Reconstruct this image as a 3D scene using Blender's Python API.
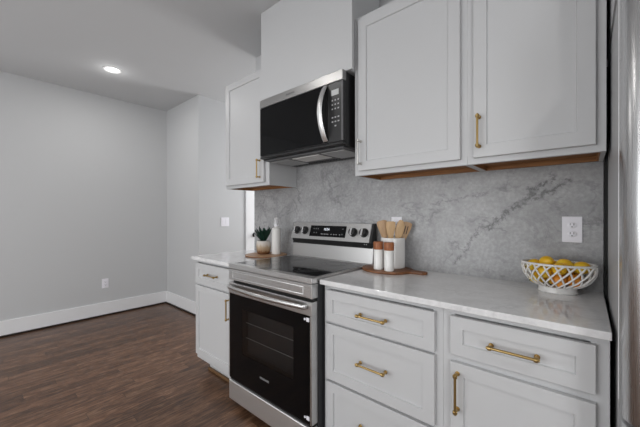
import bpy, bmesh, math, random
from mathutils import Vector, Matrix
R = random.Random(4)
PI = math.pi
for o in list(bpy.data.objects):
    bpy.data.objects.remove(o)
S = bpy.context.scene
COL = S.collection

# ------------------------------------------------------------------ camera
cd = bpy.data.cameras.new('camera'); cam = bpy.data.objects.new('camera', cd); COL.objects.link(cam)
S.camera = cam
cd.sensor_width = 36; cd.lens = 36 * 306.4 / 640; cd.shift_y = 1.95 / 640
cd.clip_start = .02
Rv = Vector((.75385, .65704, -.001858)); Uv = Vector((-.000448, .003342, .999994)); Fv = Vector((-.657045, .753846, -.002814))
m = Matrix((Rv, Uv, -Fv)).transposed().to_4x4(); m.translation = Vector((1.7842, -1.7496, 1.2428))
cam.matrix_world = m

# ------------------------------------------------------------------ world, exposure, lights
w = bpy.data.worlds.new('World'); S.world = w; w.use_nodes = True
w.node_tree.nodes['Background'].inputs[0].default_value = (.92, .96, 1.0, 1)
w.node_tree.nodes['Background'].inputs[1].default_value = 2.0
S.view_settings.view_transform = 'Standard'; S.view_settings.look = 'None'
S.view_settings.exposure = -0.22; S.view_settings.gamma = 1; S.view_settings.use_curve_mapping = False

def area(name, loc, rot, sx, sy, power, col=(1, 1, 1), spread=PI):
    l = bpy.data.lights.new(name, 'AREA'); l.shape = 'RECTANGLE'; l.size = sx; l.size_y = sy
    l.energy = power; l.color = col; l.spread = spread
    o = bpy.data.objects.new(name, l); COL.objects.link(o); o.location = loc; o.rotation_euler = rot
    return o
H = 2.711                                   # ceiling height
BY = -4.6                                   # wall behind the camera
RX = 3.3                                    # right wall
HX = -1.79                                  # wall with the light switch
area('daylight_behind', (.2, BY - .02, 1.20), (PI / 2, 0, 0), 1.9, 1.7, 36, (.99, .995, 1))
area('daylight_left', (-1.55, BY - .02, 1.20), (PI / 2, 0, 0), 1.1, 1.7, 17, (.99, .995, 1))
area('added_fill_right', (RX + .02, -3.0, 1.25), (PI / 2, 0, PI / 2), 1.3, 1.6, 30, (.99, .995, 1))  # added fill light for the faces turned to the right wall
area('daylight_hall', (-.75, 3.02, 1.45), (-PI / 2, 0, 0), 1.0, 1.4, 60, (.99, .995, 1))
CANS = [(-1.83, -.79, 7), (-1.0, -3.9, 7), (-.28, -1.56, 4), (.6, -3.3, 9), (2.5, -1.8, 7), (2.5, -3.4, 6), (-1.15, 1.6, 8)]

# ------------------------------------------------------------------ materials
def mat(name, base, rough=.5, metal=0, **k):
    m = bpy.data.materials.new(name); m.use_nodes = True
    b = m.node_tree.nodes['Principled BSDF']
    b.inputs['Base Color'].default_value = (*base, 1); b.inputs['Roughness'].default_value = rough
    b.inputs['Metallic'].default_value = metal
    for kk, v in k.items(): b.inputs[kk.replace('_', ' ')].default_value = v
    return m
class N:
    """tiny node helper"""
    def __init__(s, m): s.t = m.node_tree; s.b = s.t.nodes['Principled BSDF']
    def n(s, typ, ins=None, **props):
        x = s.t.nodes.new(typ)
        for k, v in props.items(): setattr(x, k, v)
        for k, v in (ins or {}).items():
            if isinstance(v, bpy.types.NodeSocket): s.t.links.new(v, x.inputs[k])
            else: x.inputs[k].default_value = v
        return x
    def link(s, a, b): s.t.links.new(a, b)
    def pos(s, scale=(1, 1, 1), rot=(0, 0, 0), loc=(0, 0, 0)):
        c = s.n('ShaderNodeTexCoord')
        mp = s.n('ShaderNodeMapping', {0: c.outputs['Object'], 'Scale': scale, 'Rotation': rot, 'Location': loc})
        return mp.outputs[0]
    def ramp(s, fac, stops, interp='LINEAR'):
        r = s.n('ShaderNodeValToRGB', {0: fac}); cr = r.color_ramp; cr.interpolation = interp
        while len(cr.elements) < len(stops): cr.elements.new(.5)
        for e, (p, c) in zip(cr.elements, stops):
            e.position = p; e.color = (*c, 1) if isinstance(c, tuple) else (c, c, c, 1)
        return r.outputs[0]
    def bump(s, h, strength=.1, dist=.001):
        b = s.n('ShaderNodeBump', {'Height': h, 'Strength': strength, 'Distance': dist})
        s.link(b.outputs[0], s.b.inputs['Normal'])
    def mix(s, f, a, b, mode='MIX'):
        x = s.n('ShaderNodeMix', data_type='RGBA', blend_type=mode)
        for i, v in ((0, f), (6, a), (7, b)):
            if isinstance(v, bpy.types.NodeSocket): s.link(v, x.inputs[i])
            else: x.inputs[i].default_value = v if i == 0 else (*v, 1)
        return x.outputs[2]
    def math(s, op, a, b=0):
        x = s.n('ShaderNodeMath', operation=op)
        for i, v in ((0, a), (1, b)):
            if isinstance(v, bpy.types.NodeSocket): s.link(v, x.inputs[i])
            else: x.inputs[i].default_value = v
        return x.outputs[0]

def paint(name, c, rough=.6, tex=.05):
    m = mat(name, c, rough); n = N(m)
    no = n.n('ShaderNodeTexNoise', {'Vector': n.pos(), 'Scale': 260., 'Detail': 3.})
    n.bump(no.outputs[0], tex, .0006); return m
WALL = paint('wall_paint', (.55, .556, .563), .65)
CEIL = paint('ceiling_paint', (.585, .595, .605), .8)
TRIM = paint('trim_paint', (.80, .80, .81), .35, .02)
CAB = paint('cabinet_paint', (.565, .57, .577), .38, .02)
PLY = mat('unfinished_wood', (.34, .16, .05), .6); n = N(PLY)
no = n.n('ShaderNodeTexNoise', {'Vector': n.pos((2, 30, 30)), 'Scale': 3., 'Detail': 4.})
n.link(n.ramp(no.outputs[0], [(.3, (.20, .080, .020)), (.7, (.36, .16, .05))]), n.b.inputs['Base Color'])

def steel(name, base, rough=.3, direction='x'):
    m = mat(name, base, rough, 1.0); n = N(m)
    sc = {'x': (1, 60, 400), 'z': (400, 400, 1.5)}[direction]
    no = n.n('ShaderNodeTexNoise', {'Vector': n.pos(sc), 'Scale': 4., 'Detail': 3.})
    r = n.n('ShaderNodeMapRange', {0: no.outputs[0], 3: rough - .05, 4: rough + .10}); n.link(r.outputs[0], n.b.inputs['Roughness'])
    n.bump(no.outputs[0], .06, .0004); return m
STEEL = steel('brushed_steel', (.60, .595, .59), .27)
STEELM = steel('soft_steel', (.44, .435, .43), .30)
STEELD = steel('dark_steel', (.30, .30, .30), .33)
FRIDGE = steel('fridge_steel', (.62, .62, .625), .25, 'z')
SATIN = mat('satin_metal', (.80, .80, .80), .38, 1.0)
NICKEL = mat('satin_nickel', (.60, .59, .57), .35, 1.0)
DSTEEL = steel('bright_steel', (.78, .775, .77), .42)
CHROME = mat('polished_metal', (.85, .85, .85), .12, 1.0)
FSIDE = paint('fridge_side_grey', (.42, .42, .425), .4)
BLACK = mat('black_plastic', (.012, .012, .013), .35)
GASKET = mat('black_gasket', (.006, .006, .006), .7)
BGLASS = mat('black_glass', (.003, .003, .0035), .05, 0, Specular_IOR_Level=.22)
COOK = mat('ceramic_cooktop', (.008, .008, .010), .05, 0, Specular_IOR_Level=.6)
OVENIN = mat('oven_cavity', (.10, .10, .10), .5)
BRASS = mat('brass', (.45, .31, .125), .28, 1.0)
BRONZE = mat('aged_bronze', (.42, .29, .12), .3, 1.0)
GREY = mat('print_grey', (.42, .42, .43), .5)
DGREY = mat('dull_grey', (.11, .11, .115), .5)
WHITEP = mat('white_plastic', (.86, .85, .90), .3)
CER = mat('white_ceramic', (.80, .79, .77), .25, Coat_Weight=.4)
OXIDE = mat('outlet_slot', (.02, .02, .02), .6)
GREASE = mat('grease_filter', (.50, .50, .50), .45, .8)
LENS = mat('lamp_cover', (.75, .74, .72), .3)
GLASSP = mat('display_digit', (.9, .93, 1), .5); GLASSP.node_tree.nodes['Principled BSDF'].inputs['Emission Color'].default_value = (.85, .9, 1, 1)
GLASSP.node_tree.nodes['Principled BSDF'].inputs['Emission Strength'].default_value = .9
LCD = mat('lit_display', (.4, .4, .4), .4)
LCD.node_tree.nodes['Principled BSDF'].inputs['Emission Color'].default_value = (.5, .52, .52, 1)
LCD.node_tree.nodes['Principled BSDF'].inputs['Emission Strength'].default_value = .25
GLOW = mat('lamp_lens', (1, 1, 1), .5)
GLOW.node_tree.nodes['Principled BSDF'].inputs['Emission Color'].default_value = (1, .99, .97, 1)
GLOW.node_tree.nodes['Principled BSDF'].inputs['Emission Strength'].default_value = 3.5
WINGLASS = mat('window_glass', (1, 1, 1), .02, 0, Transmission_Weight=1.0, IOR=1.02)

def stone(name, light, dark, rough, big_vein, mott, vs=1.):
    m = mat(name, light, rough); n = N(m); P = n.pos()
    n1 = n.n('ShaderNodeTexNoise', {'Vector': P, 'Scale': 7., 'Detail': 9., 'Roughness': .72, 'Distortion': .5})
    n2 = n.n('ShaderNodeTexNoise', {'Vector': P, 'Scale': 60., 'Detail': 5., 'Roughness': .6})
    c = n.mix(n.ramp(n1.outputs[0], [(.34, 0.), (.66, 1.)]), dark, light)
    c = n.mix(n.math('MULTIPLY', n.ramp(n2.outputs[0], [(.42, 1.), (.62, 0.)]), mott), c, tuple(x * .72 for x in dark))
    # fine wandering veins: the zero crossing of a distorted noise
    for sc, wd, st, off in ((2.3, .010, .5, 0.), (4.6, .012, .35, 7.), (1.3, .006, .6, 3.)):
        P2 = n.pos((1, 1, 1.35), (0, .5, 0), (off, off, 0))
        v = n.n('ShaderNodeTexNoise', {'Vector': P2, 'Scale': sc, 'Detail': 7., 'Roughness': .6, 'Distortion': .5})
        a = n.math('ABSOLUTE', n.math('SUBTRACT', v.outputs[0], .5))
        mk = n.n('ShaderNodeTexNoise', {'Vector': P2, 'Scale': 3.4, 'Detail': 3.})
        f = n.math('MULTIPLY', n.ramp(a, [(0., 1.), (wd * 2.2, 0.)]), n.ramp(mk.outputs[0], [(.47, 0.), (.62, 1.)]))
        c = n.mix(n.math('MULTIPLY', f, st * vs), c, tuple(x * .42 for x in dark))
    if big_vein:        # the long diagonal vein of the backsplash, climbing to the right
        sx = n.n('ShaderNodeSeparateXYZ', {0: P})
        for (ax, az, bx, bz, wd, st) in ((1.235, .96, 1.385, 1.20, .010, .8), (1.375, 1.15, 1.68, 1.43, .016, 1.), (1.52, 1.27, 1.74, 1.40, .015, .9), (1.10, 1.30, 1.42, 1.36, .010, .6)):
            L = math.hypot(bx - ax, bz - az); tx, tz = (bx - ax) / L, (bz - az) / L
            dn = n.n('ShaderNodeTexNoise', {'Vector': P, 'Scale': 13., 'Detail': 10., 'Roughness': .8})
            u = n.math('ADD', n.math('MULTIPLY', n.math('SUBTRACT', sx.outputs[0], ax), tx), n.math('MULTIPLY', n.math('SUBTRACT', sx.outputs[2], az), tz))
            v = n.math('ADD', n.math('MULTIPLY', n.math('SUBTRACT', sx.outputs[0], ax), -tz), n.math('MULTIPLY', n.math('SUBTRACT', sx.outputs[2], az), tx))
            v = n.math('ABSOLUTE', n.math('ADD', v, n.math('MULTIPLY', n.math('SUBTRACT', dn.outputs[0], .5), .19)))
            un = n.math('DIVIDE', u, L)
            ends = n.ramp(un, [(0., 0.), (.06, 1.), (.94, 1.), (1., 0.)])
            brk = n.n('ShaderNodeTexNoise', {'Vector': P, 'Scale': 45., 'Detail': 3.})
            f = n.math('MULTIPLY', n.math('MULTIPLY', n.ramp(v, [(0., 1.), (wd, 0.)]), ends), n.ramp(brk.outputs[0], [(.36, .15), (.52, 1.)]))
            c = n.mix(n.math('MULTIPLY', f, st), c, tuple(x * .22 for x in dark))
    n.link(c, n.b.inputs['Base Color'])
    return m
SPLASH = stone('grey_marble', (.47, .47, .478), (.31, .31, .315), .32, True, .42)
QUARTZ = stone('pale_quartz', (.84, .84, .845), (.72, .72, .725), .10, False, .15, .4)

# floor: dark stained oak boards running along y
FLOOR = mat('dark_oak_boards', (.1, .06, .04), .32); n = N(FLOOR); P = n.pos()
sx = n.n('ShaderNodeSeparateXYZ', {0: P}); BW = .083
row = n.math('FLOOR', n.math('DIVIDE', sx.outputs[0], BW))
wn = n.n('ShaderNodeTexWhiteNoise', {'W': row}, noise_dimensions='1D')
yy = n.math('ADD', sx.outputs[1], n.math('MULTIPLY', wn.outputs[0], 3.7))
seg = n.math('FLOOR', n.math('DIVIDE', yy, 1.15))
idv = n.math('ADD', n.math('MULTIPLY', row, 17.3), n.math('MULTIPLY', seg, 5.1))
wn2 = n.n('ShaderNodeTexWhiteNoise', {'W': idv}, noise_dimensions='1D')
off = n.n('ShaderNodeCombineXYZ', {0: n.math('MULTIPLY', wn2.outputs[0], 31.), 1: n.math('MULTIPLY', wn2.outputs[0], 17.), 2: wn2.outputs[0]})
va = n.n('ShaderNodeVectorMath', {0: P, 1: off.outputs[0]}, operation='ADD')
mp = n.n('ShaderNodeMapping', {0: va.outputs[0], 'Scale': (12, 2.0, 1)})
g = n.n('ShaderNodeTexNoise', {'Vector': mp.outputs[0], 'Scale': 2.4, 'Detail': 8., 'Roughness': .68, 'Distortion': 1.6})
mp2 = n.n('ShaderNodeMapping', {0: va.outputs[0], 'Scale': (60, 3.0, 1)})
g2 = n.n('ShaderNodeTexNoise', {'Vector': mp2.outputs[0], 'Scale': 2.5, 'Detail': 4., 'Roughness': .6})
c = n.ramp(g.outputs[0], [(.30, (.040, .019, .010)), (.5, (.140, .068, .037)), (.70, (.29, .172, .105))])
c = n.mix(n.math('MULTIPLY', n.ramp(g2.outputs[0], [(.45, 0.), (.62, 1.)]), .6), c, (.028, .014, .008))
tone = n.n('ShaderNodeMapRange', {0: wn2.outputs[0], 3: .72, 4: 1.22})
tc = n.n('ShaderNodeCombineXYZ', {0: tone.outputs[0], 1: tone.outputs[0], 2: tone.outputs[0]})
c = n.mix(1., c, tc.outputs[0], 'MULTIPLY')
fx = n.math('FRACT', n.math('DIVIDE', sx.outputs[0], BW)); fy = n.math('FRACT', n.math('DIVIDE', yy, 1.15))
ex = n.math('LESS_THAN', n.math('MINIMUM', fx, n.math('SUBTRACT', 1., fx)), .012)
ey = n.math('LESS_THAN', n.math('MINIMUM', fy, n.math('SUBTRACT', 1., fy)), .0012)
e = n.math('MAXIMUM', ex, ey)
c = n.mix(n.math('MULTIPLY', e, .75), c, (.012, .008, .006))
n.link(c, n.b.inputs['Base Color'])
n.bump(n.math('SUBTRACT', n.math('MULTIPLY', g.outputs[0], .35), e), .25, .0012)
rr = n.n('ShaderNodeMapRange', {0: g.outputs[0], 3: .26, 4: .44}); n.link(rr.outputs[0], n.b.inputs['Roughness'])
SHOE = mat('dark_shoe_moulding', (.016, .009, .006), .4)
TOEW = mat('brown_moulding', (.16, .085, .035), .4)

def wood(name, a, b, sc=(3, 40, 40), rough=.45):
    m = mat(name, a, rough); n = N(m)
    no = n.n('ShaderNodeTexNoise', {'Vector': n.pos(sc), 'Scale': 2.5, 'Detail': 5., 'Roughness': .6, 'Distortion': .8})
    n.link(n.ramp(no.outputs[0], [(.32, a), (.68, b)]), n.b.inputs['Base Color']); return m
ACACIA = wood('acacia_board', (.10, .038, .016), (.30, .125, .050), (4, 30, 30))
TRAYW = wood('light_tray_wood', (.34, .18, .09), (.55, .34, .20), (4, 25, 25))
TRAYR = mat('tray_rim', (.20, .09, .04), .5)
LIDW = wood('acacia_lid', (.24, .075, .025), (.42, .15, .055), (30, 30, 6))
BEECH = wood('beech', (.50, .32, .16), (.66, .45, .25), (40, 40, 5))
BEECH2 = wood('darker_beech', (.40, .25, .14), (.56, .37, .21), (40, 40, 5))
LEAF = mat('dark_green_leaf', (.020, .075, .050), .5)
SOIL = mat('soil', (.03, .02, .015), .9)
LEMON = mat('lemon_peel', (.90, .58, .03), .4, Subsurface_Weight=.1); n = N(LEMON)
no = n.n('ShaderNodeTexNoise', {'Vector': n.pos(), 'Scale': 220.}); n.bump(no.outputs[0], .25, .001)
no = n.n('ShaderNodeTexNoise', {'Vector': n.pos(), 'Scale': 14.}); n.link(n.ramp(no.outputs[0], [(.35, (.86, .47, .015)), (.65, (.93, .66, .05))]), n.b.inputs['Base Color'])
ORANGE = mat('orange_peel', (.80, .30, .03), .42); n = N(ORANGE)
no = n.n('ShaderNodeTexNoise', {'Vector': n.pos(), 'Scale': 220.}); n.bump(no.outputs[0], .25, .001)
STEM = mat('stem_green', (.06, .09, .02), .7)
POTM = mat('pot_glaze', (.6, .5, .4), .5); n = N(POTM)   # blush top, tan belly with upright streaks, brown foot
sz = n.n('ShaderNodeSeparateXYZ', {0: n.pos()})
no = n.n('ShaderNodeTexNoise', {'Vector': n.pos((60, 60, 12)), 'Scale': 1., 'Detail': 3.})
zz = n.math('ADD', sz.outputs[2], n.math('MULTIPLY', n.math('SUBTRACT', no.outputs[0], .5), .05))
n.link(n.ramp(n.math('DIVIDE', zz, .11), [(0., (.12, .045, .015)), (.22, (.17, .07, .025)), (.27, (.30, .19, .10)), (.55, (.44, .34, .23)), (.72, (.58, .52, .46)), (1., (.62, .60, .58))]), n.b.inputs['Base Color'])

# ------------------------------------------------------------------ mesh helpers
class MB:
    def __init__(s): s.bm = bmesh.new()
    def _add(s, other):
        me = bpy.data.meshes.new('t'); other.to_mesh(me); other.free(); s.bm.from_mesh(me); bpy.data.meshes.remove(me)
    def box(s, x0, x1, y0, y1, z0, z1, bev=0, seg=2, mtx=None):
        b = bmesh.new(); bmesh.ops.create_cube(b, size=1)
        for v in b.verts: v.co = Vector(((x0 + x1) / 2 + v.co.x * (x1 - x0), (y0 + y1) / 2 + v.co.y * (y1 - y0), (z0 + z1) / 2 + v.co.z * (z1 - z0)))
        if bev: bmesh.ops.bevel(b, geom=b.edges[:], offset=bev, segments=seg, profile=.5, affect='EDGES')
        if mtx: bmesh.ops.transform(b, matrix=mtx, verts=b.verts)
        s._add(b); return s
    def lathe(s, prof, seg=32, mtx=None, sx=1, sy=1):
        """prof: list of (r, z) from bottom to top; r = 0 closes"""
        b = bmesh.new(); rings = []
        for r, z in prof:
            if r < 1e-6: rings.append([b.verts.new((0, 0, z))])
            else: rings.append([b.verts.new((r * sx * math.cos(2 * PI * i / seg), r * sy * math.sin(2 * PI * i / seg), z)) for i in range(seg)])
        for A, B in zip(rings, rings[1:]):
            for i in range(seg):
                j = (i + 1) % seg
                if len(A) == 1 and len(B) == 1: continue
                if len(A) == 1: b.faces.new((A[0], B[j], B[i]))
                elif len(B) == 1: b.faces.new((A[i], A[j], B[0]))
                else: b.faces.new((A[i], A[j], B[j], B[i]))
        bmesh.ops.recalc_face_normals(b, faces=b.faces)
        if mtx: bmesh.ops.transform(b, matrix=mtx, verts=b.verts)
        s._add(b); return s
    def cyl(s, p, q, r, seg=20, bev=0, r2=None):
        p, q = Vector(p), Vector(q); d = q - p; L = d.length; r2 = r if r2 is None else r2
        k = min(bev, L / 2.5)
        prof = [(0, 0), (r - k, 0), (r, k), (r2, L - k), (r2 - k, L), (0, L)] if k else [(0, 0), (r, 0), (r2, L), (0, L)]
        M = Matrix.Translation(p) @ d.to_track_quat('Z', 'Y').to_matrix().to_4x4()
        return s.lathe(prof, seg, M)
    def tube(s, pts, r, seg=8, closed=False, ry=None):
        b = bmesh.new(); pts = [Vector(p) for p in pts]; n = len(pts); rings = []; ry = ry or r
        prev = None
        for i in range(n):
            a = pts[(i - 1) % n] if closed or i else pts[0]; c = pts[(i + 1) % n] if closed or i < n - 1 else pts[-1]
            t = (c - a).normalized()
            if prev is None: prev = Vector((0, 0, 1)) if abs(t.z) < .9 else Vector((1, 0, 0))
            u = (prev - t * prev.dot(t)).normalized(); prev = u; v = t.cross(u)
            rings.append([b.verts.new(pts[i] + u * r * math.cos(2 * PI * k / seg) + v * ry * math.sin(2 * PI * k / seg)) for k in range(seg)])
        for i in range(n if closed else n - 1):
            A, B = rings[i], rings[(i + 1) % n]
            for k in range(seg): b.faces.new((A[k], A[(k + 1) % seg], B[(k + 1) % seg], B[k]))
        if not closed: b.faces.new(rings[0][::-1]); b.faces.new(rings[-1])
        bmesh.ops.recalc_face_normals(b, faces=b.faces)
        s._add(b); return s
    def prism(s, poly, z0, z1, bev=0, mtx=None, seg=2):
        b = bmesh.new(); A = [b.verts.new((x, y, z0)) for x, y in poly]; B = [b.verts.new((x, y, z1)) for x, y in poly]
        b.faces.new(A[::-1]); b.faces.new(B); k = len(poly)
        for i in range(k): b.faces.new((A[i], A[(i + 1) % k], B[(i + 1) % k], B[i]))
        bmesh.ops.recalc_face_normals(b, faces=b.faces)
        if bev:
            es = [e for e in b.edges if abs(e.verts[0].co.z - e.verts[1].co.z) < 1e-6]
            bmesh.ops.bevel(b, geom=es, offset=bev, segments=seg, profile=.5, affect='EDGES')
        if mtx: bmesh.ops.transform(b, matrix=mtx, verts=b.verts)
        s._add(b); return s
    def shaker(s, x0, x1, z0, z1, yf, d=.02, fw=.049, rec=.008):
        """framed door front lying in the xz plane, outer face at y = yf, back at yf + d"""
        b = bmesh.new()
        def loop(i, y): return [b.verts.new(p) for p in ((x0 + i, y, z0 + i), (x1 - i, y, z0 + i), (x1 - i, y, z1 - i), (x0 + i, y, z1 - i))]
        L = [loop(0, yf + d), loop(0, yf + .0015), loop(.0015, yf), loop(fw, yf), loop(fw + .003, yf + rec)]
        for A, B in zip(L, L[1:]):
            for i in range(4): b.faces.new((A[i], A[(i + 1) % 4], B[(i + 1) % 4], B[i]))
        b.faces.new(L[-1]); b.faces.new(L[0][::-1])
        bmesh.ops.recalc_face_normals(b, faces=b.faces)
        s._add(b); return s
    def build(s, name, m, parent=None, smooth=None, loc=None):
        me = bpy.data.meshes.new(name)
        if loc is not None: bmesh.ops.translate(s.bm, vec=-Vector(loc), verts=s.bm.verts)
        s.bm.to_mesh(me); s.bm.free(); me.materials.append(m)
        o = bpy.data.objects.new(name, me); COL.objects.link(o)
        if loc is not None: o.location = loc
        if smooth:
            me.polygons.foreach_set('use_smooth', [True] * len(me.polygons))
            me.set_sharp_from_angle(angle=math.radians(smooth))
        if parent:
            o.parent = parent
            # parts are modelled in world coordinates unless the thing sits at the origin
            o.matrix_parent_inverse = parent.matrix_basis.inverted()
        return o
SM = 38
def tag(o, label=None, cat=None, group=None, kind=None):
    if label: o['label'] = label
    if cat: o['category'] = cat
    if group: o['group'] = group
    if kind: o['kind'] = kind
    return o
def empty(name, loc, label, cat, group=None):
    o = bpy.data.objects.new(name, None); COL.objects.link(o); o.location = loc; o.empty_display_size = .05
    return tag(o, label, cat, group)
def struct(name, mb, m, parent=None):
    o = mb.build(name, m, parent)
    if not parent: o['kind'] = 'structure'
    return o

# ------------------------------------------------------------------ the room
XF = -2.714; JY = .10; T = .12; KX = -.552; HY = 3.05
struct('floor', MB().box(XF - T, RX + T, BY - T, HY + T, -.06, 0), FLOOR)
struct('ceiling', MB().box(XF - T, RX + T, BY - T, HY + T, H, H + .1), CEIL)
struct('wall_far', MB().box(XF - T, XF, BY - T, JY + T, 0, H), WALL)
struct('wall_jog', MB().box(XF, HX, JY, JY + T, 0, H).box(HX - T, HX, JY + T, .84, 0, H).box(HX - T, HX, 1.66, HY, 0, H).box(HX - T, HX, .84, 1.66, 2.06, H), WALL)
struct('wall_kitchen', MB().box(KX, RX, .02, .02 + T, 0, H), WALL)
struct('wall_right', MB().box(RX, RX + T, BY - T, -3.7, 0, H).box(RX, RX + T, -2.3, .02 + T, 0, H).box(RX, RX + T, -3.7, -2.3, 0, .4).box(RX, RX + T, -3.7, -2.3, 2.1, H), WALL)
wb = MB()
for x0, x1, z0, z1 in ((XF, -2.15, 0, H), (-.95, -.8, 0, H), (1.2, RX, 0, H), (-2.15, -.95, 0, .3), (-2.15, -.95, 2.1, H), (-.8, 1.2, 0, .3), (-.8, 1.2, 2.1, H)):
    wb.box(x0, x1, BY - T, BY, z0, z1)
struct('wall_behind', wb, WALL)
struct('wall_hall', MB().box(HX - T, -1.3, HY, HY + T, 0, H).box(-.2, .1, HY, HY + T, 0, H).box(-1.3, -.2, HY, HY + T, 0, .7).box(-1.3, -.2, HY, HY + T, 2.2, H)
       .box(0, T, .02 + T, HY, 0, H), WALL)
def window(name, x0, x1, z0, z1, y, s):
    f = MB(); t = .05
    f.box(x0, x1, y, y + s * .02, z0 - .07, z0, .003).box(x0 - .06, x0, y, y + s * .02, z0 - .07, z1 + .06, .003).box(x1, x1 + .06, y, y + s * .02, z0 - .07, z1 + .06, .003).box(x0, x1, y, y + s * .02, z1, z1 + .06, .003)
    yb = y - s * .09
    for a, b, c, d in ((x0, x1, z0, z0 + t), (x0, x1, z1 - t, z1), (x0, x0 + t, z0 + t, z1 - t), (x1 - t, x1, z0 + t, z1 - t), (x0 + t, x1 - t, (z0 + z1) / 2 - .02, (z0 + z1) / 2 + .02)):
        f.box(a, b, yb - .015, yb + .015, c, d)
    struct(name, f, TRIM)
window('window_1', -.8, 1.2, .3, 2.1, BY, 1)
window('window_2', -2.15, -.95, .3, 2.1, BY, 1)
window('window_3', -1.3, -.2, .7, 2.2, HY, -1)

f = MB()
for a, b, c, d in ((-3.7, -2.3, .4, .45), (-3.7, -2.3, 2.05, 2.1), (-3.7, -3.65, .45, 2.05), (-2.35, -2.3, .45, 2.05), (-3.65, -2.35, 1.23, 1.27)): f.box(RX + .075, RX + .105, a, b, c, d)
for a, b, c, d in ((-3.76, -3.7, .34, 2.16), (-2.3, -2.24, .34, 2.16), (-3.7, -2.3, .34, .4), (-3.7, -2.3, 2.1, 2.16)): f.box(RX - .02, RX, a, b, c, d, .003)
struct('added_fill_window', f, TRIM)  # unseen window, added only to go with the right fill light
def baseboard(name, p, q, nx, ny):
    """p -> q along the wall, (nx, ny) points into the room"""
    b = MB(); s = MB()
    def bar(mb, d, z0, z1, bev):
        xs = sorted((p[0], q[0], p[0] + nx * d, q[0] + nx * d)); ys = sorted((p[1], q[1], p[1] + ny * d, q[1] + ny * d))
        mb.box(xs[0], xs[-1], ys[0], ys[-1], z0, z1, bev)
    bar(b, .016, 0, .165, .003); struct(name, b, TRIM)
    bar(s, .032, 0, .019, .006); return s
sh = [baseboard('baseboard_far', (XF, BY), (XF, JY), 1, 0), baseboard('baseboard_jog', (XF, JY), (HX, JY), 0, -1), baseboard('baseboard_hall', (HX, JY), (HX, .79), 1, 0)]
for i, s_ in enumerate(sh): struct('trim_%d' % (i + 1), s_, SHOE)
baseboard('baseboard_behind', (XF, BY), (RX, BY), 0, 1).bm.free()
# hall door: casing on the wall, panel in the opening
struct('trim_4', MB().box(HX, HX + .018, .775, .85, 0, 2.13, .003).box(HX, HX + .018, 1.65, 1.725, 0, 2.13, .003).box(HX, HX + .018, .85, 1.65, 2.05, 2.13, .003), TRIM)
d = MB(); d.box(HX - .035, HX, .86, 1.64, .012, 2.045, .002)
for a, b, c, e_ in ((.96, 1.22, 1.15, 1.93), (1.28, 1.54, 1.15, 1.93), (.96, 1.22, .2, .98), (1.28, 1.54, .2, .98)):
    d.box(HX - .002, HX + .006, a, b, c, e_, .005)
dr = struct('door_1', d, TRIM)
k = MB(); M = Matrix.Translation((HX, .925, .955)) @ Matrix.Rotation(PI / 2, 4, 'Y')
k.lathe([(0, 0), (.032, 0), (.032, .006), (.012, .012), (.011, .03), (.027, .042), (.031, .056), (.024, .068), (0, .071)], 24, M)
k.build('door_knob', BLACK, dr, SM)

# ------------------------------------------------------------------ ceiling lights
for i, (x, y, p) in enumerate(CANS):
    lab = 'round recessed ceiling light glowing above the empty corner' if i == 0 else ['recessed ceiling light nearest the left window', 'recessed ceiling light in front of the range', 'recessed ceiling light nearest the wide window', 'recessed ceiling light near the refrigerator', 'recessed ceiling light in the rear right corner', 'recessed ceiling light in the hall'][i - 1]
    t = empty('recessed_light', (x, y, H), lab, 'ceiling light', 'recessed ceiling lights')
    MB().lathe([(.058, -.004), (.078, -.006), (.082, -.003), (.082, 0), (.058, 0), (.058, -.004)], 40, Matrix.Translation((x, y, H))).build('trim_ring', TRIM, t, SM)
    MB().lathe([(0, -.002), (.058, -.002), (.058, 0), (0, 0)], 40, Matrix.Translation((x, y, H))).build('lamp_lens', GLOW, t, SM)
    l = bpy.data.lights.new('can_lamp', 'AREA'); l.shape = 'DISK'; l.size = .11; l.energy = p; l.color = (1, .985, .96)
    o = bpy.data.objects.new('can_lamp', l); COL.objects.link(o); o.location = (0, 0, -.012); o.parent = t
    l = bpy.data.lights.new('lens_spill', 'POINT'); l.shadow_soft_size = .04; l.energy = p * .07; l.color = (1, .985, .96)
    o = bpy.data.objects.new('lens_spill', l); COL.objects.link(o); o.location = (0, 0, -.075); o.parent = t

# ------------------------------------------------------------------ backsplash and worktops
tag(MB().box(KX, 1.8365, 0, .0195, .88, 2.06, .001).build('backsplash', SPLASH), 'full height grey marble backsplash with dark branching veins behind the range', 'backsplash')
tag(MB().box(-.592, .012, -.5856, -.0005, .889, .915, .003).build('countertop', QUARTZ), 'short pale stone countertop left of the range under the potted plant', 'countertop')
tag(MB().box(.765, 1.8365, -.5856, -.0005, .891, .915, .003).build('countertop', QUARTZ), 'long pale stone countertop between range and refrigerator', 'countertop')

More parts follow.
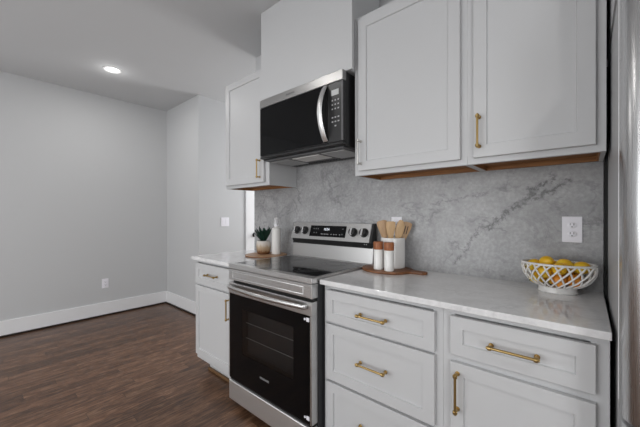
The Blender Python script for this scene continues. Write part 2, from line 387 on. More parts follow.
# ------------------------------------------------------------------ cabinets
def bar_pull(parent, c, L, vertical, m, y):
    """bar handle with two round posts; y = door face"""
    h = MB(); cx, cz = c; r = .0048; yo = y - .030
    a = (cx, yo, cz - L / 2) if vertical else (cx - L / 2, yo, cz); b = (cx, yo, cz + L / 2) if vertical else (cx + L / 2, yo, cz)
    h.cyl(a, b, r, 14, .001)
    for s_ in (-1, 1):
        k = s_ * (L / 2 - .010)
        px, pz = (cx, cz + k) if vertical else (cx + k, cz)
        h.cyl((px, y, pz), (px, y - .004, pz), .0085, 18, .001).cyl((px, y - .004, pz), (px, yo, pz), .0050, 14)
        e0 = (px, yo, pz - .006) if vertical else (px - .006, yo, pz); e1 = (px, yo, pz + .006) if vertical else (px + .006, yo, pz)
        h.cyl(e0, e1, .0082, 18, .0015)
    o = h.build('handle', m, parent, SM)
    return o
def base_cabinet(label, x0, x1, fronts, toe_l=0):
    t = empty('base_cabinet', ((x0 + x1) / 2, -.3, 0), label, 'cabinet')
    yf = -.545
    MB().box(x0, x1, yf + .02, -.002, .105, .888, .001).box(x0 + toe_l, x1, -.47, -.45, 0, .105).build('carcass', CAB, t)
    ff = MB(); ff.box(x0, x1, yf, yf + .02, .845 if 0 else .868, .888, .0008).box(x0, x1, yf, yf + .02, .105, .135, .0008)
    xa = min(f[1] for f in fronts) + .012; xb = max(f[2] for f in fronts) - .012
    ff.box(x0, xa, yf, yf + .02, .135, .868, .0008).box(xb, x1, yf, yf + .02, .135, .868, .0008)
    ff.box(xa, xb, yf + .001, yf + .02, .68, .72)
    if len(fronts) == 3: ff.box(xa, xb, yf + .001, yf + .02, .395, .43)
    ff.build('face_frame', CAB, t)
    for kind, a, b, c, d_, h in fronts:
        o = MB().shaker(a, b, c, d_, yf - .020, .0195, .047 if kind == 'door' or d_ - c > .2 else .044).build(kind, CAB, t)
        if h: bar_pull(o, *h, BRASS, yf - .020)
    return t
YD = -.565
t = base_cabinet('white base cabinet with one drawer over one door at the left end', -.575, .012,
    [('drawer', -.562, -.030, .705, .864, ((-.305, .790), .15, False)), ('door', -.562, -.030, .145, .690, ((-.078, .588), .15, True))], .06)
# brown shoe moulding along the toe of the end cabinet
MB().box(-.515, .006, -.492, -.472, 0, .022, .006).build('shoe_moulding', TOEW, t)
base_cabinet('white base cabinet with three stacked drawers right of the range', .766, 1.365,
    [('drawer', .787, 1.338, .707, .864, ((1.0625, .782), .15, False)), ('drawer', .787, 1.338, .418, .695, ((1.0625, .560), .15, False)), ('drawer', .787, 1.338, .128, .405, ((1.0625, .268), .15, False))])
base_cabinet('white base cabinet with one wide drawer over a door beside the refrigerator', 1.3655, 1.834,
    [('drawer', 1.397, 1.804, .720, .864, ((1.600, .790), .15, False)), ('door', 1.397, 1.804, .128, .693, ((1.424, .590), .15, True))])

def upper_cabinet(label, x0, x1, z1, dx0, dx1, handle, zb=1.464, dz0=1.489, dz1=2.338, m=None):
    t = empty('upper_cabinet', ((x0 + x1) / 2, -.15, zb), label, 'cabinet')
    yf = -.282
    b = MB().box(x0, x0 + .014, yf + .02, -.001, zb, z1).box(x1 - .014, x1, yf + .02, -.001, zb, z1).box(x0 + .014, x1 - .014, -.013, -.001, zb + .026, z1)
    b.box(x0 + .014, x1 - .014, yf + .02, -.013, z1 - .015, z1)
    b.build('carcass', CAB, t)
    MB().box(x0, x1, yf, yf + .02, zb, dz0 + .012, .0008).box(x0, x1, yf, yf + .02, dz1 - .012, z1, .0008).box(x0, dx0 + .012, yf, yf + .02, dz0 + .012, dz1 - .012).box(dx1 - .012, x1, yf, yf + .02, dz0 + .012, dz1 - .012).build('face_frame', CAB, t)
    MB().box(x0 + .014, x1 - .014, yf + .02, -.013, zb + .020, zb + .026).box(x0 + .014, x1 - .014, -.03, -.013, zb, zb + .020).box(x0 + .0142, x0 + .020, yf + .02, -.03, zb + .0005, zb + .02).box(x1 - .020, x1 - .0142, yf + .02, -.03, zb + .0005, zb + .02).build('bottom_panel', PLY, t)['label'] = 'unfinished orange brown wood underside'
    o = MB().shaker(dx0, dx1, dz0, dz1, yf - .020, .0195, .052).build('door', CAB, t)
    bar_pull(o, *(handle + (BRASS,))[:4], yf - .020)
    return t
upper_cabinet('white wall cabinet with one narrow door left of the microwave', -.572, .008, 2.352, -.548, -.036, ((-.080, 1.590), .145, True))
upper_cabinet('white wall cabinet right next to the microwave, left of the pair', .775, 1.381, 2.365, .808, 1.354, ((.826, 1.590), .145, True, NICKEL))
upper_cabinet('white wall cabinet beside the refrigerator, right of the pair', 1.3815, 1.835, 2.365, 1.409, 1.808, ((1.433, 1.598), .145, True))
# boxed cover over the microwave, up to the ceiling
t = empty('vent_cover', (.385, -.15, 2.062), 'plain white boxed cabinet cover above the microwave reaching the ceiling', 'cabinet')
MB().box(.009, .772, -.322, -.0005, 2.064, H - .001, .001).build('side_box', CAB, t)
MB().box(-.010, .796, -.342, -.323, 2.058, H - .001, .0012).build('front_panel', CAB, t)
# cabinet over the refrigerator
t = empty('upper_cabinet', (2.3, -.3, 1.92), 'deep white cabinet over the refrigerator', 'cabinet')
MB().box(1.8465, 2.80, -.56, -.001, 1.885, 2.365, .001).build('carcass', CAB, t)
for a, b, hx in ((1.862, 2.316, 2.29), (2.328, 2.785, 2.355)):
    o = MB().shaker(a, b, 1.935, 2.34, -.581, .02, .05).build('door', CAB, t); bar_pull(o, (hx, 2.03), .13, True, BRASS, -.581)

# ------------------------------------------------------------------ microwave
X0, X1 = .012, .755
t = empty('microwave', (.385, -.2, 1.632), 'stainless and black microwave mounted under the white box above the range', 'microwave')
MB().box(X0 + .004, X1 - .003, -.345, -.001, 1.634, 2.056, .003).build('body', BLACK, t)
dy = -.370
o = MB().box(X0, .640, dy, -.346, 1.658, 2.000, .003).build('door', BLACK, t)
MB().box(X0 + .004, .634, dy - .003, dy - .0003, 1.664, 1.998, .0015).build('door_glass', BGLASS, o)
# bowed handle
hp = [(.628, dy - .002 - .056 * math.sin(PI * i / 18) ** .8, 1.672 + .322 * i / 18) for i in range(19)]
h = MB().tube(hp, .006, 12, ry=.018)
h.build('handle', SATIN, o, 60)
cp = MB().box(.642, X1, dy, -.346, 1.658, 2.000, .003).build('control_panel', mat('panel_black', (.022, .022, .023), .3), t)
MB().box(.672, .724, dy - .002, dy, 1.926, 1.958, .0006).build('display', LCD, cp)
for r_ in range(7):
    if r_ == 3: continue
    for c_ in range(3):
        if r_ == 6 and c_ != 1: continue
        z = 1.898 - r_ * .0245; x = .673 + c_ * .0215
        MB().box(x, x + (.010 if r_ in (0, 1, 2) else .012), dy - .0012, dy, z - .004, z + .004, .0008).build('button', GREY, cp)
MB().box(X0 - .001, X1 + .001, dy - .004, -.340, 2.002, 2.058, .003).build('top_trim', STEELM, t)['label'] = 'brushed steel strip across the top'
MB().box(X1 - .012, X1 + .001, dy - .003, dy, 1.660, 1.999, .001).build('side_trim', DGREY, t)
MB().box(X0, X1, dy - .001, -.346, 1.640, 1.656, .003).build('bottom_trim', BLACK, t)
un = MB().box(X0 + .02, X1 - .02, -.34, -.02, 1.626, 1.634, .002).build('underside_panel', DGREY, t)
for a, b in ((.05, .23), (.53, .71)):
    MB().box(a, b, -.30, -.09, 1.621, 1.626, .002).build('grease_filter', GREASE, un)
MB().box(.26, .50, -.29, -.15, 1.621, 1.626, .002).build('lamp_cover', LENS, un)
vg = MB()
for i in range(26): vg.box(.04 + i * .026, .058 + i * .026, -.085, -.03, 1.622, 1.626)
vg.build('vent_grille', BLACK, un)
# marks on the strip: small lettering, too small to read in the photo
def text(s, size, loc, rot, m, parent, name='lettering', ext=.0003):
    c = bpy.data.curves.new('lettering', 'FONT'); c.body = s; c.size = size; c.extrude = ext; c.align_x = 'CENTER'; c.align_y = 'CENTER'
    o = bpy.data.objects.new('tmp', c); COL.objects.link(o)
    dg = bpy.context.evaluated_depsgraph_get(); me = bpy.data.meshes.new_from_object(o.evaluated_get(dg))
    bpy.data.objects.remove(o); me.materials.clear(); me.materials.append(m)
    me.transform(Matrix.Translation(loc) @ Matrix.Rotation(rot[2], 4, 'Z') @ Matrix.Rotation(rot[0], 4, 'X'))
    q = bpy.data.objects.new(name, me); COL.objects.link(q); q.parent = parent; q.matrix_parent_inverse = parent.matrix_basis.inverted()
    return q
text('FRIGIDAIRE', .016, (.33, dy - .0045, 2.030), (PI / 2, 0, 0), DGREY, t)

# ------------------------------------------------------------------ range
X0, X1 = .018, .757; YF = -.635
t = empty('range', (.387, -.33, 0), 'freestanding stainless electric range with black glass oven door', 'range')
MB().box(X0 + .003, X1 - .002, -.585, -.012, .045, .905, .003).build('body', mat('range_side', (.055, .056, .06), .4, .3), t)
MB().box(X0 + .03, X1 - .03, -.55, -.05, 0, .045).build('plinth', BLACK, t)
MB().box(X0, X1, YF, -.585, .895, .926, .003).box(X0, X0 + .022, -.585, -.06, .905, .926, .003).box(X1 - .022, X1, -.585, -.06, .905, .926, .003).box(X0 + .022, X1 - .022, -.10, -.06, .905, .9255, .002).build('cooktop_frame', STEEL, t)
ct = MB().box(X0 + .0225, X1 - .0225, -.584, -.1005, .906, .9262, .001).build('cooktop_glass', COOK, t)
for (x, y, r) in ((.21, -.45, .105), (.56, -.45, .090), (.21, -.21, .075), (.56, -.21, .085)):
    b = MB()
    for rr_ in (r, r * .62):
        b.lathe([(rr_ - .0012, .9263), (rr_ - .0012, .9266), (rr_ + .0012, .9266), (rr_ + .0012, .9263)], 48, Matrix.Translation((x, y, 0)))
    b.build('burner_ring', DGREY, ct)
# front strip below the cooktop with its long sunken field
fp = MB(); yb = -.587
fp.box(X0, X1, YF + .003, yb, .822, .893, .003).build('front_panel', STEEL, t)
f2 = MB(); f2.box(X0 + .045, X1 - .06, YF - .0005, YF + .004, .874, .878, .0008).box(X0 + .045, X1 - .06, YF - .0005, YF + .004, .836, .840, .0008).box(X0 + .045, X0 + .049, YF - .0005, YF + .004, .840, .874).box(X1 - .064, X1 - .06, YF - .0005, YF + .004, .840, .874)
f2.build('panel_border', SATIN, t, SM)
MB().box(X0 + .01, X1 - .01, -.60, -.586, .80, .822).build('door_gap', GASKET, t)
# oven door
od = empty('oven_door', (.387, -.61, .2), None, None); od.parent = t; od.matrix_parent_inverse = t.matrix_basis.inverted()
def dpart(mb, name, m, sm=None):
    o = mb.build(name, m, None, sm); o.parent = od
    o.matrix_parent_inverse = (t.matrix_basis @ t.matrix_basis.inverted() @ od.matrix_basis).inverted(); return o
WX0, WX1, WZ0, WZ1 = .165, .625, .375, .655
dpart(MB().box(X0, X1, YF, -.590, .735, .806, .004), 'door_rail', STEEL)
for a, b, yy_ in ((X0 + .001, X0 + .012, YF + .003), (X1 - .012, X1 - .001, YF - .001)): dpart(MB().box(a, b, yy_, -.590, .190, .735, .002), 'door_stile', STEEL)
gl = MB()
for a, b, c, d_ in ((X0 + .012, WX0, .190, .735), (WX1, X1 - .012, .190, .735), (WX0, WX1, .190, WZ0), (WX0, WX1, WZ1, .735)):
    gl.box(a, b, YF + .001, YF + .006, c, d_)
dpart(gl, 'door_glass', BGLASS)
dpart(MB().box(X0 + .012, X1 - .012, -.597, -.590, .190, .375).box(X0 + .012, WX0, -.597, -.590, .375, .735).box(WX1, X1 - .012, -.597, -.590, .375, .735).box(WX0, WX1, -.597, -.590, .655, .735), 'door_liner', BLACK)
WIN = mat('tinted_window', (.55, .55, .55), .03, 0, Transmission_Weight=1.0, IOR=1.35)
dpart(MB().box(WX0, WX1, YF + .0012, YF + .004, WZ0, WZ1), 'oven_window', WIN)
# cavity seen through the window, with two racks
cv = MB().box(.10, .67, -.5845, -.584, .30, .72)
rk = MB()
for z in (.47, .565):
    rk.tube([(WX0 + .004, -.603, z), (WX1 - .004, -.603, z)], .002, 8)
    for i in range(16): rk.tube([(WX0 + .02 + i * .028, -.603, z), (WX0 + .02 + i * .028, -.598, z)], .0012, 6)
cv.build('oven_cavity', OVENIN, t)
rk.build('oven_rack', mat('rack_wire', (.5, .5, .5), .3, 1.), t, SM)
hp = [(.050 + .672 * i / 24, YF - .022 - .024 * math.sin(PI * i / 24), .782) for i in range(25)]
hd = MB().tube(hp, .013, 14, ry=.008)
hd.box(.046, .066, YF - .024, YF, .769, .795, .004).box(.708, .730, YF - .024, YF, .769, .795, .004)
dpart(hd, 'handle', STEEL, 50)
text('FRIGIDAIRE', .016, (.385, YF + .0006, .292), (PI / 2, 0, 0), GREY, t)
for z in (.716, .222):
    dpart(MB().box(X1 - .036, X1 - .016, YF - .003, YF + .001, z - .010, z + .010, .001).cyl((X1 - .046, YF + .001, z), (X1 - .046, YF - .004, z), .006, 14, .001), 'corner_clip', WHITEP, SM)
# drawer below
MB().box(X0, X1, YF + .001, -.588, .046, .172, .006).build('storage_drawer', DSTEEL, t)
MB().box(X0 + .008, X1 - .008, YF + .012, -.588, .172, .190).build('drawer_gap', GASKET, t)
# backguard: vent slot, sloped control panel, knobs and display
bg = MB()
Mx = Matrix(((0, 0, 1, 0), (1, 0, 0, 0), (0, 1, 0, 0), (0, 0, 0, 1)))      # prism (x, y, z) -> (z, x, y)
bg.prism([(-.060, .905), (-.012, .905), (-.012, 1.040), (-.046, 1.040)], X0 + .003, X1 - .004, .001, Mx)
bg.build('backguard', STEELM, t)
MB().prism([(-.050, 1.030), (-.012, 1.030), (-.012, 1.066), (-.060, 1.066)], X0 + .002, X1 - .003, .0, Mx).box(X0 + .01, X1 - .01, -.063, -.05, 1.024, 1.030).build('vent_slot', GASKET, t)
cpn = MB().prism([(-.082, 1.062), (-.012, 1.062), (-.012, 1.182), (-.044, 1.182)], X0 + .004, X1 - .016, .002, Mx).build('control_panel', STEEL, t)
MB().prism([(-.080, 1.060), (-.012, 1.060), (-.012, 1.184), (-.042, 1.184)], X1 - .0155, X1, .003, Mx).build('end_cap', BLACK, t)
MB().prism([(-.080, 1.060), (-.012, 1.060), (-.012, 1.184), (-.042, 1.184)], X0, X0 + .0035, .001, Mx).build('end_cap', BLACK, t)
fn = Vector((0, -.120, -(-.038) * -1)).normalized()
A = Vector((0, -.082, 1.062)); B = Vector((0, -.044, 1.182)); up = (B - A).normalized(); nrm = Vector((0, -up.z, up.y))
def onp(x, s_): p = A + up * s_; return Vector((x, p.y, p.z))
Mp = Matrix((Vector((1, 0, 0)), up, nrm)).transposed().to_4x4()
def face(x, s_, off=0):
    q = Mp.copy(); q.translation = onp(x, s_) + nrm * off; return q
dp = MB().box(-.165, .165, -.041, .041, -.001, .003, .001, mtx=face(.382, .064)).build('display', BGLASS, cpn)
for x, s_, tx, sz, mm in ((.376, .077, '12:54', .024, GLASSP),):
    me_o = text(tx, sz, (0, 0, 0), (0, 0, 0), mm, dp, 'display_digits'); me_o.data.transform(face(x, s_, .0034))
for i, x in enumerate((.335, .350, .365, .380, .395, .425, .45, .47, .50)):
    MB().box(-.004, .004, -.003, .003, 0, .0006, mtx=face(x, .042, .003)).build('button', GREY, cpn)
for i, (x, s_) in enumerate(((.255, .08), (.275, .08), (.295, .08), (.262, .05), (.285, .05), (.52, .083), (.52, .045))):
    MB().box(-.005, .005, -.004, .004, 0, .0006, mtx=face(x, s_, .003)).build('button', DGREY, cpn)
for x in (.080, .165, .610, .695):
    kb = MB().lathe([(0, 0), (.031, 0), (.0305, .004), (.027, .006), (.026, .024), (.0235, .027), (0, .027)], 32, face(x, .064))
    ko = kb.build('knob', BLACK, cpn, SM)
    MB().box(-.007, .007, -.024, .024, .0, .012, .003, mtx=face(x, .064, .026)).build('knob_grip', CHROME if x in (.165, .08, .61, .695) else BLACK, cpn)
for x in (.725, .74):
    MB().box(-.003, .003, -.003, .003, 0, .001, mtx=Matrix.Translation((x - .03, -.0605, 1.048)) @ Matrix.Rotation(PI / 2, 4, 'X')).build('indicator', GREY, t)

# ------------------------------------------------------------------ refrigerator
FX = 1.848; FT = 1.850
t = empty('refrigerator', (2.3, -.35, 0), 'stainless refrigerator with rounded door edge at the right', 'refrigerator')
MB().box(FX, 2.758, -.60, -.045, .03, FT, .004).build('body', FSIDE, t)
MB().box(1.8385, 2.75, -.044, -.022, .05, FT - .01).build('gap_shade_panel', GASKET, t)  # black panel added so the gap beside the counter reads as deep shade
MB().box(FX + .03, 2.73, -.58, -.08, 0, .03).build('plinth', BLACK, t)
MB().box(FX - .0012, FX + .004, -.616, -.608, .75, FT, .001).build('edge_highlight', TRIM, t)  # pale strip standing in for the highlight line along the door edge
MB().box(FX + .008, 2.75, -.612, -.60, .07, FT - .01).build('gasket', GASKET, t)
def fdoor(x0, x1, z0, z1, yf=-.735, yb=-.612, r=.045):
    pts = [(x0, yb)]
    for i in range(13): a = PI + (PI / 2) * i / 12; pts.append((x0 + r + r * math.cos(a), yf + r + r * math.sin(a)))
    w_ = x1 - x0
    for i in range(1, 12): u_ = i / 12; pts.append((x0 + r + (w_ - 2 * r) * u_, yf - .006 * math.sin(PI * u_)))
    for i in range(13): a = 1.5 * PI + (PI / 2) * i / 12; pts.append((x1 - r + r * math.cos(a), yf + r + r * math.sin(a)))
    pts.append((x1, yb))
    return MB().prism(pts, z0, z1, .003)
for (a, b, c, d_) in ((FX, 2.303, .745, FT + .01), (2.307, 2.758, .745, FT + .01)):
    o = fdoor(a, b, c, d_).build('door', FRIDGE, t, 30)
    hx = 2.265 if a == FX else 2.345
    hp = [(hx, -.742 - .05 * math.sin(PI * i / 20) ** .6, .86 + .80 * i / 20) for i in range(21)]
    MB().tube(hp, .011, 12).build('handle', STEEL, o, 60)
o = fdoor(FX, 2.758, .09, .735).build('freezer_drawer', FRIDGE, t, 30)
hp = [(1.95 + .71 * i / 20, -.742 - .05 * math.sin(PI * i / 20) ** .6, .66) for i in range(21)]
MB().tube(hp, .011, 12).build('handle', STEEL, o, 60)
MB().box(FX + .01, FX + .07, -.66, -.52, FT, FT + .022, .005).build('hinge_cover', BLACK, t)

# ------------------------------------------------------------------ outlets and switch
def outlet(loc, rz, label, m=WHITEP):
    t = empty('wall_outlet', loc, label, 'outlet', 'white wall outlets')
    t.rotation_euler = (0, 0, rz); bpy.context.view_layer.update()
    def loc_build(mb, name, mm, sm=None, par=None):
        o = mb.build(name, mm, None, sm); o.parent = par or t; return o
    loc_build(MB().box(-.035, .035, -.006, 0, -.0575, .0575, .002), 'cover_plate', m)
    for z in (.0195, -.0195):
        r = loc_build(MB().lathe([(0, 0), (.0165, 0), (.0165, .0025), (.0155, .003), (0, .003)], 32, Matrix.Translation((0, -.006, z)) @ Matrix.Rotation(PI / 2, 4, 'X'), 1, .86), 'receptacle', m, SM)
        loc_build(MB().box(-.0075, -.0050, -.0097, -.0088, z - .001, z + .0075).box(.0050, .0075, -.0097, -.0088, z - .001, z + .0075).cyl((0, -.0088, z - .0075), (0, -.0097, z - .0075), .0026, 12), 'slots', OXIDE, None, r)
    loc_build(MB().cyl((0, -.006, 0), (0, -.0072, 0), .003, 12), 'screw', m)
outlet((1.7345, 0, 1.175), 0, 'white outlet in the marble above the lattice bowl')
outlet((.893, 0, 1.170), 0, 'white outlet in the marble half hidden behind the wooden utensils')
outlet((XF, -.640, .398), PI / 2, 'white outlet low on the bare far wall above the baseboard')
t = empty('light_switch', (HX, .457, 1.150), 'white double light switch on the wall left of the marble', 'switch')
t.rotation_euler = (0, 0, PI / 2)
o = MB().box(-.058, .058, -.006, 0, -.0575, .0575, .002).build('cover_plate', WHITEP); o.parent = t
for x in (-.023, .023):
    o = MB().box(x - .0165, x + .0165, -.0085, -.006, -.033, .033, .0015).build('rocker', WHITEP); o.parent = t

# ------------------------------------------------------------------ left counter: tray, plant, bottle
Z = .9152
t = empty('round_tray', (-.150, -.185, Z), 'round wooden tray under the plant and bottle on the left counter', 'tray')
MB().lathe([(0, 0), (.158, 0), (.163, .003), (.163, .009), (.160, .012), (.155, .012), (0, .011)], 64, Matrix.Translation((-.150, -.185, Z))).build('board', TRAYW, t, SM)
MB().lathe([(.1632, .002), (.1655, .003), (.1655, .009), (.1632, .010)], 64, Matrix.Translation((-.150, -.185, Z))).build('rim', TRAYR, t, SM)
ZT = Z + .0121; px, py = -.190, -.180
t = empty('potted_plant', (px, py, ZT), 'small dark green leafy plant in a tan glazed pot on the round tray', 'plant')
o = MB().lathe([(0, 0), (.044, 0), (.050, .004), (.056, .03), (.058, .06), (.056, .09), (.053, .105), (.050, .106), (.048, .10), (.047, .094), (0, .093)], 40).build('pot', POTM, t, SM)
o.matrix_parent_inverse = Matrix.Identity(4)
o = MB().lathe([(0, .0935), (.046, .0935), (.040, .098), (0, .099)], 24).build('soil', SOIL, t); o.matrix_parent_inverse = Matrix.Identity(4)
def leaf(mb, L, wd, az, tilt, bend):
    b = bmesh.new(); n_ = 10; rows = []
    for i in range(n_ + 1):
        u_ = i / n_; ww = wd * math.sin(PI * min(1, u_ * .93 + .07)) ** .8 * (1 if u_ < 1 else .05)
        a = tilt + bend * u_; r_ = 0; 
        x = L * u_ * math.sin(tilt + bend * u_ * .5); z = L * u_ * math.cos(tilt + bend * u_ * .5)
        rows.append([b.verts.new((x + .18 * ww * abs(k_), k_ * ww, z)) for k_ in (-1, 0, 1)])
    for p, q in zip(rows, rows[1:]):
        for k_ in range(2): b.faces.new((p[k_], p[k_ + 1], q[k_ + 1], q[k_]))
    bmesh.ops.solidify(b, geom=b.faces[:], thickness=.0012)
    bmesh.ops.transform(b, matrix=Matrix.Translation((.012 * math.cos(az), .012 * math.sin(az), .094)) @ Matrix.Rotation(az, 4, 'Z'), verts=b.verts)
    mb._add(b)
for i in range(24):
    lm = MB(); az = i * 2.4 + R.uniform(-.2, .2); q = i / 23
    leaf(lm, R.uniform(.10, .145), R.uniform(.011, .017), az, .05 + (.28 if abs((az - .8) % (2 * PI) - PI) > 2.2 else .6) * q, R.uniform(.1, .35))
    o = lm.build('leaf', LEAF, t, 60); o.matrix_parent_inverse = Matrix.Identity(4)
bx, by = -.098, -.125
t = empty('pump_bottle', (bx, by, ZT), 'tall white pump bottle beside the potted plant', 'bottle')
def ob(mb, name, m, par, sm=SM):
    o = mb.build(name, m, None, sm); o.parent = par; return o
ob(MB().lathe([(0, 0), (.034, 0), (.037, .003), (.037, .195), (.034, .205), (.020, .214), (.015, .216), (.015, .224), (0, .224)], 40), 'body', mat('matte_white', (.72, .71, .69), .45), t)
pm = MB().cyl((0, 0, .224), (0, 0, .238), .017, 24, .002).cyl((0, 0, .238), (0, 0, .262), .006, 16).cyl((0, 0, .262), (0, 0, .272), .009, 20, .002)
ob(MB().lathe([(.019, .236), (.019, .290), (.017, .292), (0, .292)], 28), 'clear_cap', mat('frosted_cap', (.9, .9, .9), .25, 0, Transmission_Weight=.6), t)
ob(pm, 'pump', WHITEP, t)

# ------------------------------------------------------------------ right counter: board, crock, utensils, shakers
t = empty('cutting_board', (.93, -.14, Z), 'dark reddish wood paddle board under the crock and shakers', 'cutting board')
pts = []
bc = (.900, -.142); ra, rb = .152, .128
hd0 = math.radians(12)
for i in range(72):
    a = 2 * PI * i / 72
    x = ra * math.cos(a) * (1 + .02 * math.sin(3 * a)); y = rb * math.sin(a) * (1 + .03 * math.cos(2 * a + .6))
    pts.append([bc[0] + x, min(bc[1] + y, -.012)])
# pull the right end out to a short handle
out = []
for i, p in enumerate(pts):
    a = 2 * PI * i / 72
    if a < math.radians(24) or a > math.radians(336):
        continue
    out.append(tuple(p))
hnd = [(1.052, -.142), (1.070, -.135), (1.090, -.136), (1.118, -.134), (1.132, -.118), (1.132, -.098), (1.118, -.084), (1.090, -.084), (1.070, -.082), (1.050, -.084)]
poly = out + [(x, y - .015) for x, y in hnd]
MB().prism(poly, Z, Z + .015, .004).build('board', ACACIA, t, SM)
ZB = Z + .0152
cx, cy = .915, -.094
t = empty('utensil_crock', (cx, cy, ZB), 'tall white ceramic crock holding wooden utensils beside the range', 'crock')
ob(MB().lathe([(0, 0), (.066, 0), (.070, .004), (.070, .172), (.0685, .176), (.0655, .176), (.064, .172), (.064, .008), (0, .008)], 56), 'crock_body', CER, t)
def spatula(dx, dy, tx, ty, wd, top, m, label, rz, slots=False, spoon=False, h0=.14):
    """stands in the crock; leans by (tx, ty); blade faces the room"""
    t = empty('wooden_spoon' if spoon else 'wooden_spatula', (cx + dx, cy + dy, ZB + .0085), label, 'utensil', 'wooden utensils in the crock')
    t.rotation_euler = (tx, ty, rz)
    s = MB(); n_ = 16; L = top
    ob(MB().cyl((0, 0, 0), (0, 0, h0 + .01), .0055, 14, .002), 'shaft', m, t)
    pl = []; bl = L - h0
    prof = []
    for i in range(n_ + 1):
        u_ = i / n_
        if spoon: ww = .006 + (wd - .006) * math.sin(PI * (.08 + .80 * u_)) ** .75
        else: ww = .006 + (wd - .006) * min(1, (u_ * 1.25)) ** .8
        prof.append((ww, h0 + bl * u_))
    poly = [(w_, z) for w_, z in prof]
    if not spoon: poly += [(wd * .55, L + .006)]
    else: poly += [(poly[-1][0] * .55, L + .008)]
    poly = poly + [(-x, z) for x, z in reversed(poly)]
    b = MB().prism(poly, -.003, .003, .0012, Matrix(((1, 0, 0, 0), (0, 0, 1, 0), (0, 1, 0, 0), (0, 0, 0, 1))))
    ob(b, 'blade', m, t)
    if slots:
        sl = MB()
        for x in (-.008, .006): sl.box(x - .002, x + .002, -.0036, .0036, h0 + bl * .45, h0 + bl * .85)
        ob(sl, 'slot', GASKET, t)
FACE = math.radians(38)
spatula(-.010, -.010, .02, -.20, .030, .268, BEECH2, 'wide wooden spatula leaning left, leftmost in the white crock', FACE)
spatula(.000, -.026, .04, -.01, .028, .258, BEECH, 'upright pale wooden spatula in the middle of the white crock', FACE)
spatula(.014, .012, .0, .27, .026, .262, BEECH2, 'slotted wooden spatula leaning right, rightmost in the white crock', FACE, True)
spatula(.000, -.014, .04, .20, .025, .268, BEECH, 'rounded wooden spoon between the upright spatula and the slotted one', FACE, False, True, .165)
for x, y, lab in ((.884, -.209, 'white shaker with wooden lid, nearer the range'), (.957, -.219, 'white shaker with wooden lid, right of its twin')):
    t = empty('shaker', (x, y, ZB), lab, 'shaker', 'salt and pepper shakers')
    ob(MB().lathe([(0, 0), (.025, 0), (.027, .002), (.027, .112), (.026, .114), (0, .114)], 36), 'body', CER, t)
    ob(MB().lathe([(0, .1143), (.0275, .1143), (.028, .116), (.028, .154), (.026, .158), (0, .159)], 36), 'lid', LIDW, t)

# ------------------------------------------------------------------ fruit bowl
fx, fy = 1.690, -.118
t = empty('lattice_bowl', (fx, fy, Z), 'white ceramic open lattice bowl of lemons near the refrigerator', 'bowl')
def prof(u_):      # u 0 at foot, 1 at rim -> scale a, z
    P_ = [(0, .056, .024), (.18, .083, .033), (.4, .107, .052), (.65, .122, .080), (.85, .127, .105), (1, .1245, .120)]
    for (a, r0, z0), (b, r1, z1) in zip(P_, P_[1:]):
        if u_ <= b: k_ = (u_ - a) / (b - a); return r0 + (r1 - r0) * k_, z0 + (z1 - z0) * k_
    return P_[-1][1:]
SY = .74
def bp(u_, ph, dr=0):
    r_, z = prof(u_); r_ += dr; return (r_ * math.cos(ph), r_ * SY * math.sin(ph), z)
lt = MB(); NS = 20
for sgn, dr in ((1, .0), (-1, -.0035)):
    for k_ in range(NS):
        p0 = 2 * PI * k_ / NS + (0 if sgn > 0 else .1)
        lt.tube([bp(i / 12, p0 + sgn * ((.85 if sgn > 0 else .45) * (i / 12)), dr) for i in range(13)], .0037, 7)
ob(lt, 'lattice', CER, t, 80)
rm = MB()
rm.tube([bp(1, 2 * PI * i / 72) for i in range(72)], .0048, 10, True)
ob(rm, 'rim', CER, t, 80)
ft = MB().lathe([(0, 0), (.066, 0), (.069, .003), (.065, .018), (.066, .024), (.060, .026), (0, .025)], 64, None, 1, SY)
ob(ft, 'foot', CER, t)
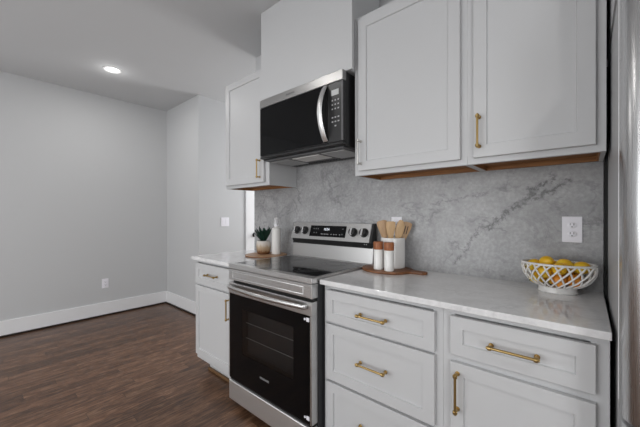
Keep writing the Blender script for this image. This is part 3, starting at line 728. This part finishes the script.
def lemon_mesh(name, m, is_lemon):
    if is_lemon:
        pr = [(0, -.034), (.0045, -.0325), (.007, -.0295), (.014, -.025), (.021, -.017), (.0248, -.007), (.0252, .004), (.0228, .014), (.017, .0225), (.010, .0275), (.006, .030), (.0035, .032), (0, .0325)]
    else:
        pr = [(.027 * math.sin(PI * i / 14), -.027 * math.cos(PI * i / 14)) for i in range(15)]
    o = MB().lathe([(max(0, a), b) for a, b in pr], 28).build(name, m, None, 80)
    s = MB().cyl((0, 0, -.0335 if is_lemon else .0265), (0, 0, -.036 if is_lemon else .029), .0028, 8, .0005).build('stem', STEM); s.parent = o
    return o
def place(src, first, loc, rot, label, group=None):
    if first: o = src
    else:
        o = src.copy(); COL.objects.link(o)
        for ch in src.children:
            c_ = ch.copy(); COL.objects.link(c_); c_.parent = o
    o.location = (fx + loc[0], fy + loc[1], Z + loc[2]); o.rotation_euler = rot
    tag(o, label, 'fruit', group)
le = lemon_mesh('lemon', LEMON, True); og = lemon_mesh('orange', ORANGE, False)
FG = 'fruit in the lattice bowl'
top = [(-.036, -.010, .124, (PI / 2 - .2, .2, .6), 'highest lemon, on top of the pile in the lattice bowl'),
       (-.082, .004, .105, (1.3, .1, 2.1), 'leftmost lemon at the rim of the lattice bowl'),
       (.024, -.010, .117, (1.6, .3, 1.2), 'middle lemon above the rim of the lattice bowl, right of the highest'),
       (.078, -.002, .110, (1.5, -.2, 1.9), 'rightmost lemon at the rim of the lattice bowl')]
for i, (x, y, z, r_, lab) in enumerate(top): place(le, i == 0, (x, y, z), r_, lab, FG)
low = [('l', -.067, -.014, .054), ('l', -.013, -.002, .054), ('o', .058, .027, .056), ('l', .041, .045, .098), ('l', -.045, .037, .056), ('l', .009, -.050, .104), ('o', .057, -.028, .056),
       ('l', -.018, .040, .100), ('o', .007, -.046, .056), ('l', -.041, -.048, .086), ('l', .008, .045, .056)]
first = True
for k_, x, y, z in low:
    lab_l = 'lemon lower down behind the white lattice of the bowl'; lab_o = 'orange behind the white lattice of the bowl'
    if k_ == 'l': place(le, False, (x, y, z), (R.uniform(1.2, 1.9), R.uniform(-.4, .4), R.uniform(0, 3)), lab_l, 'lemons low in the lattice bowl')
    else:
        place(og, first, (x, y, z), (R.uniform(-.5, .5), R.uniform(-.5, .5), 0), lab_o, 'oranges low in the lattice bowl'); first = False
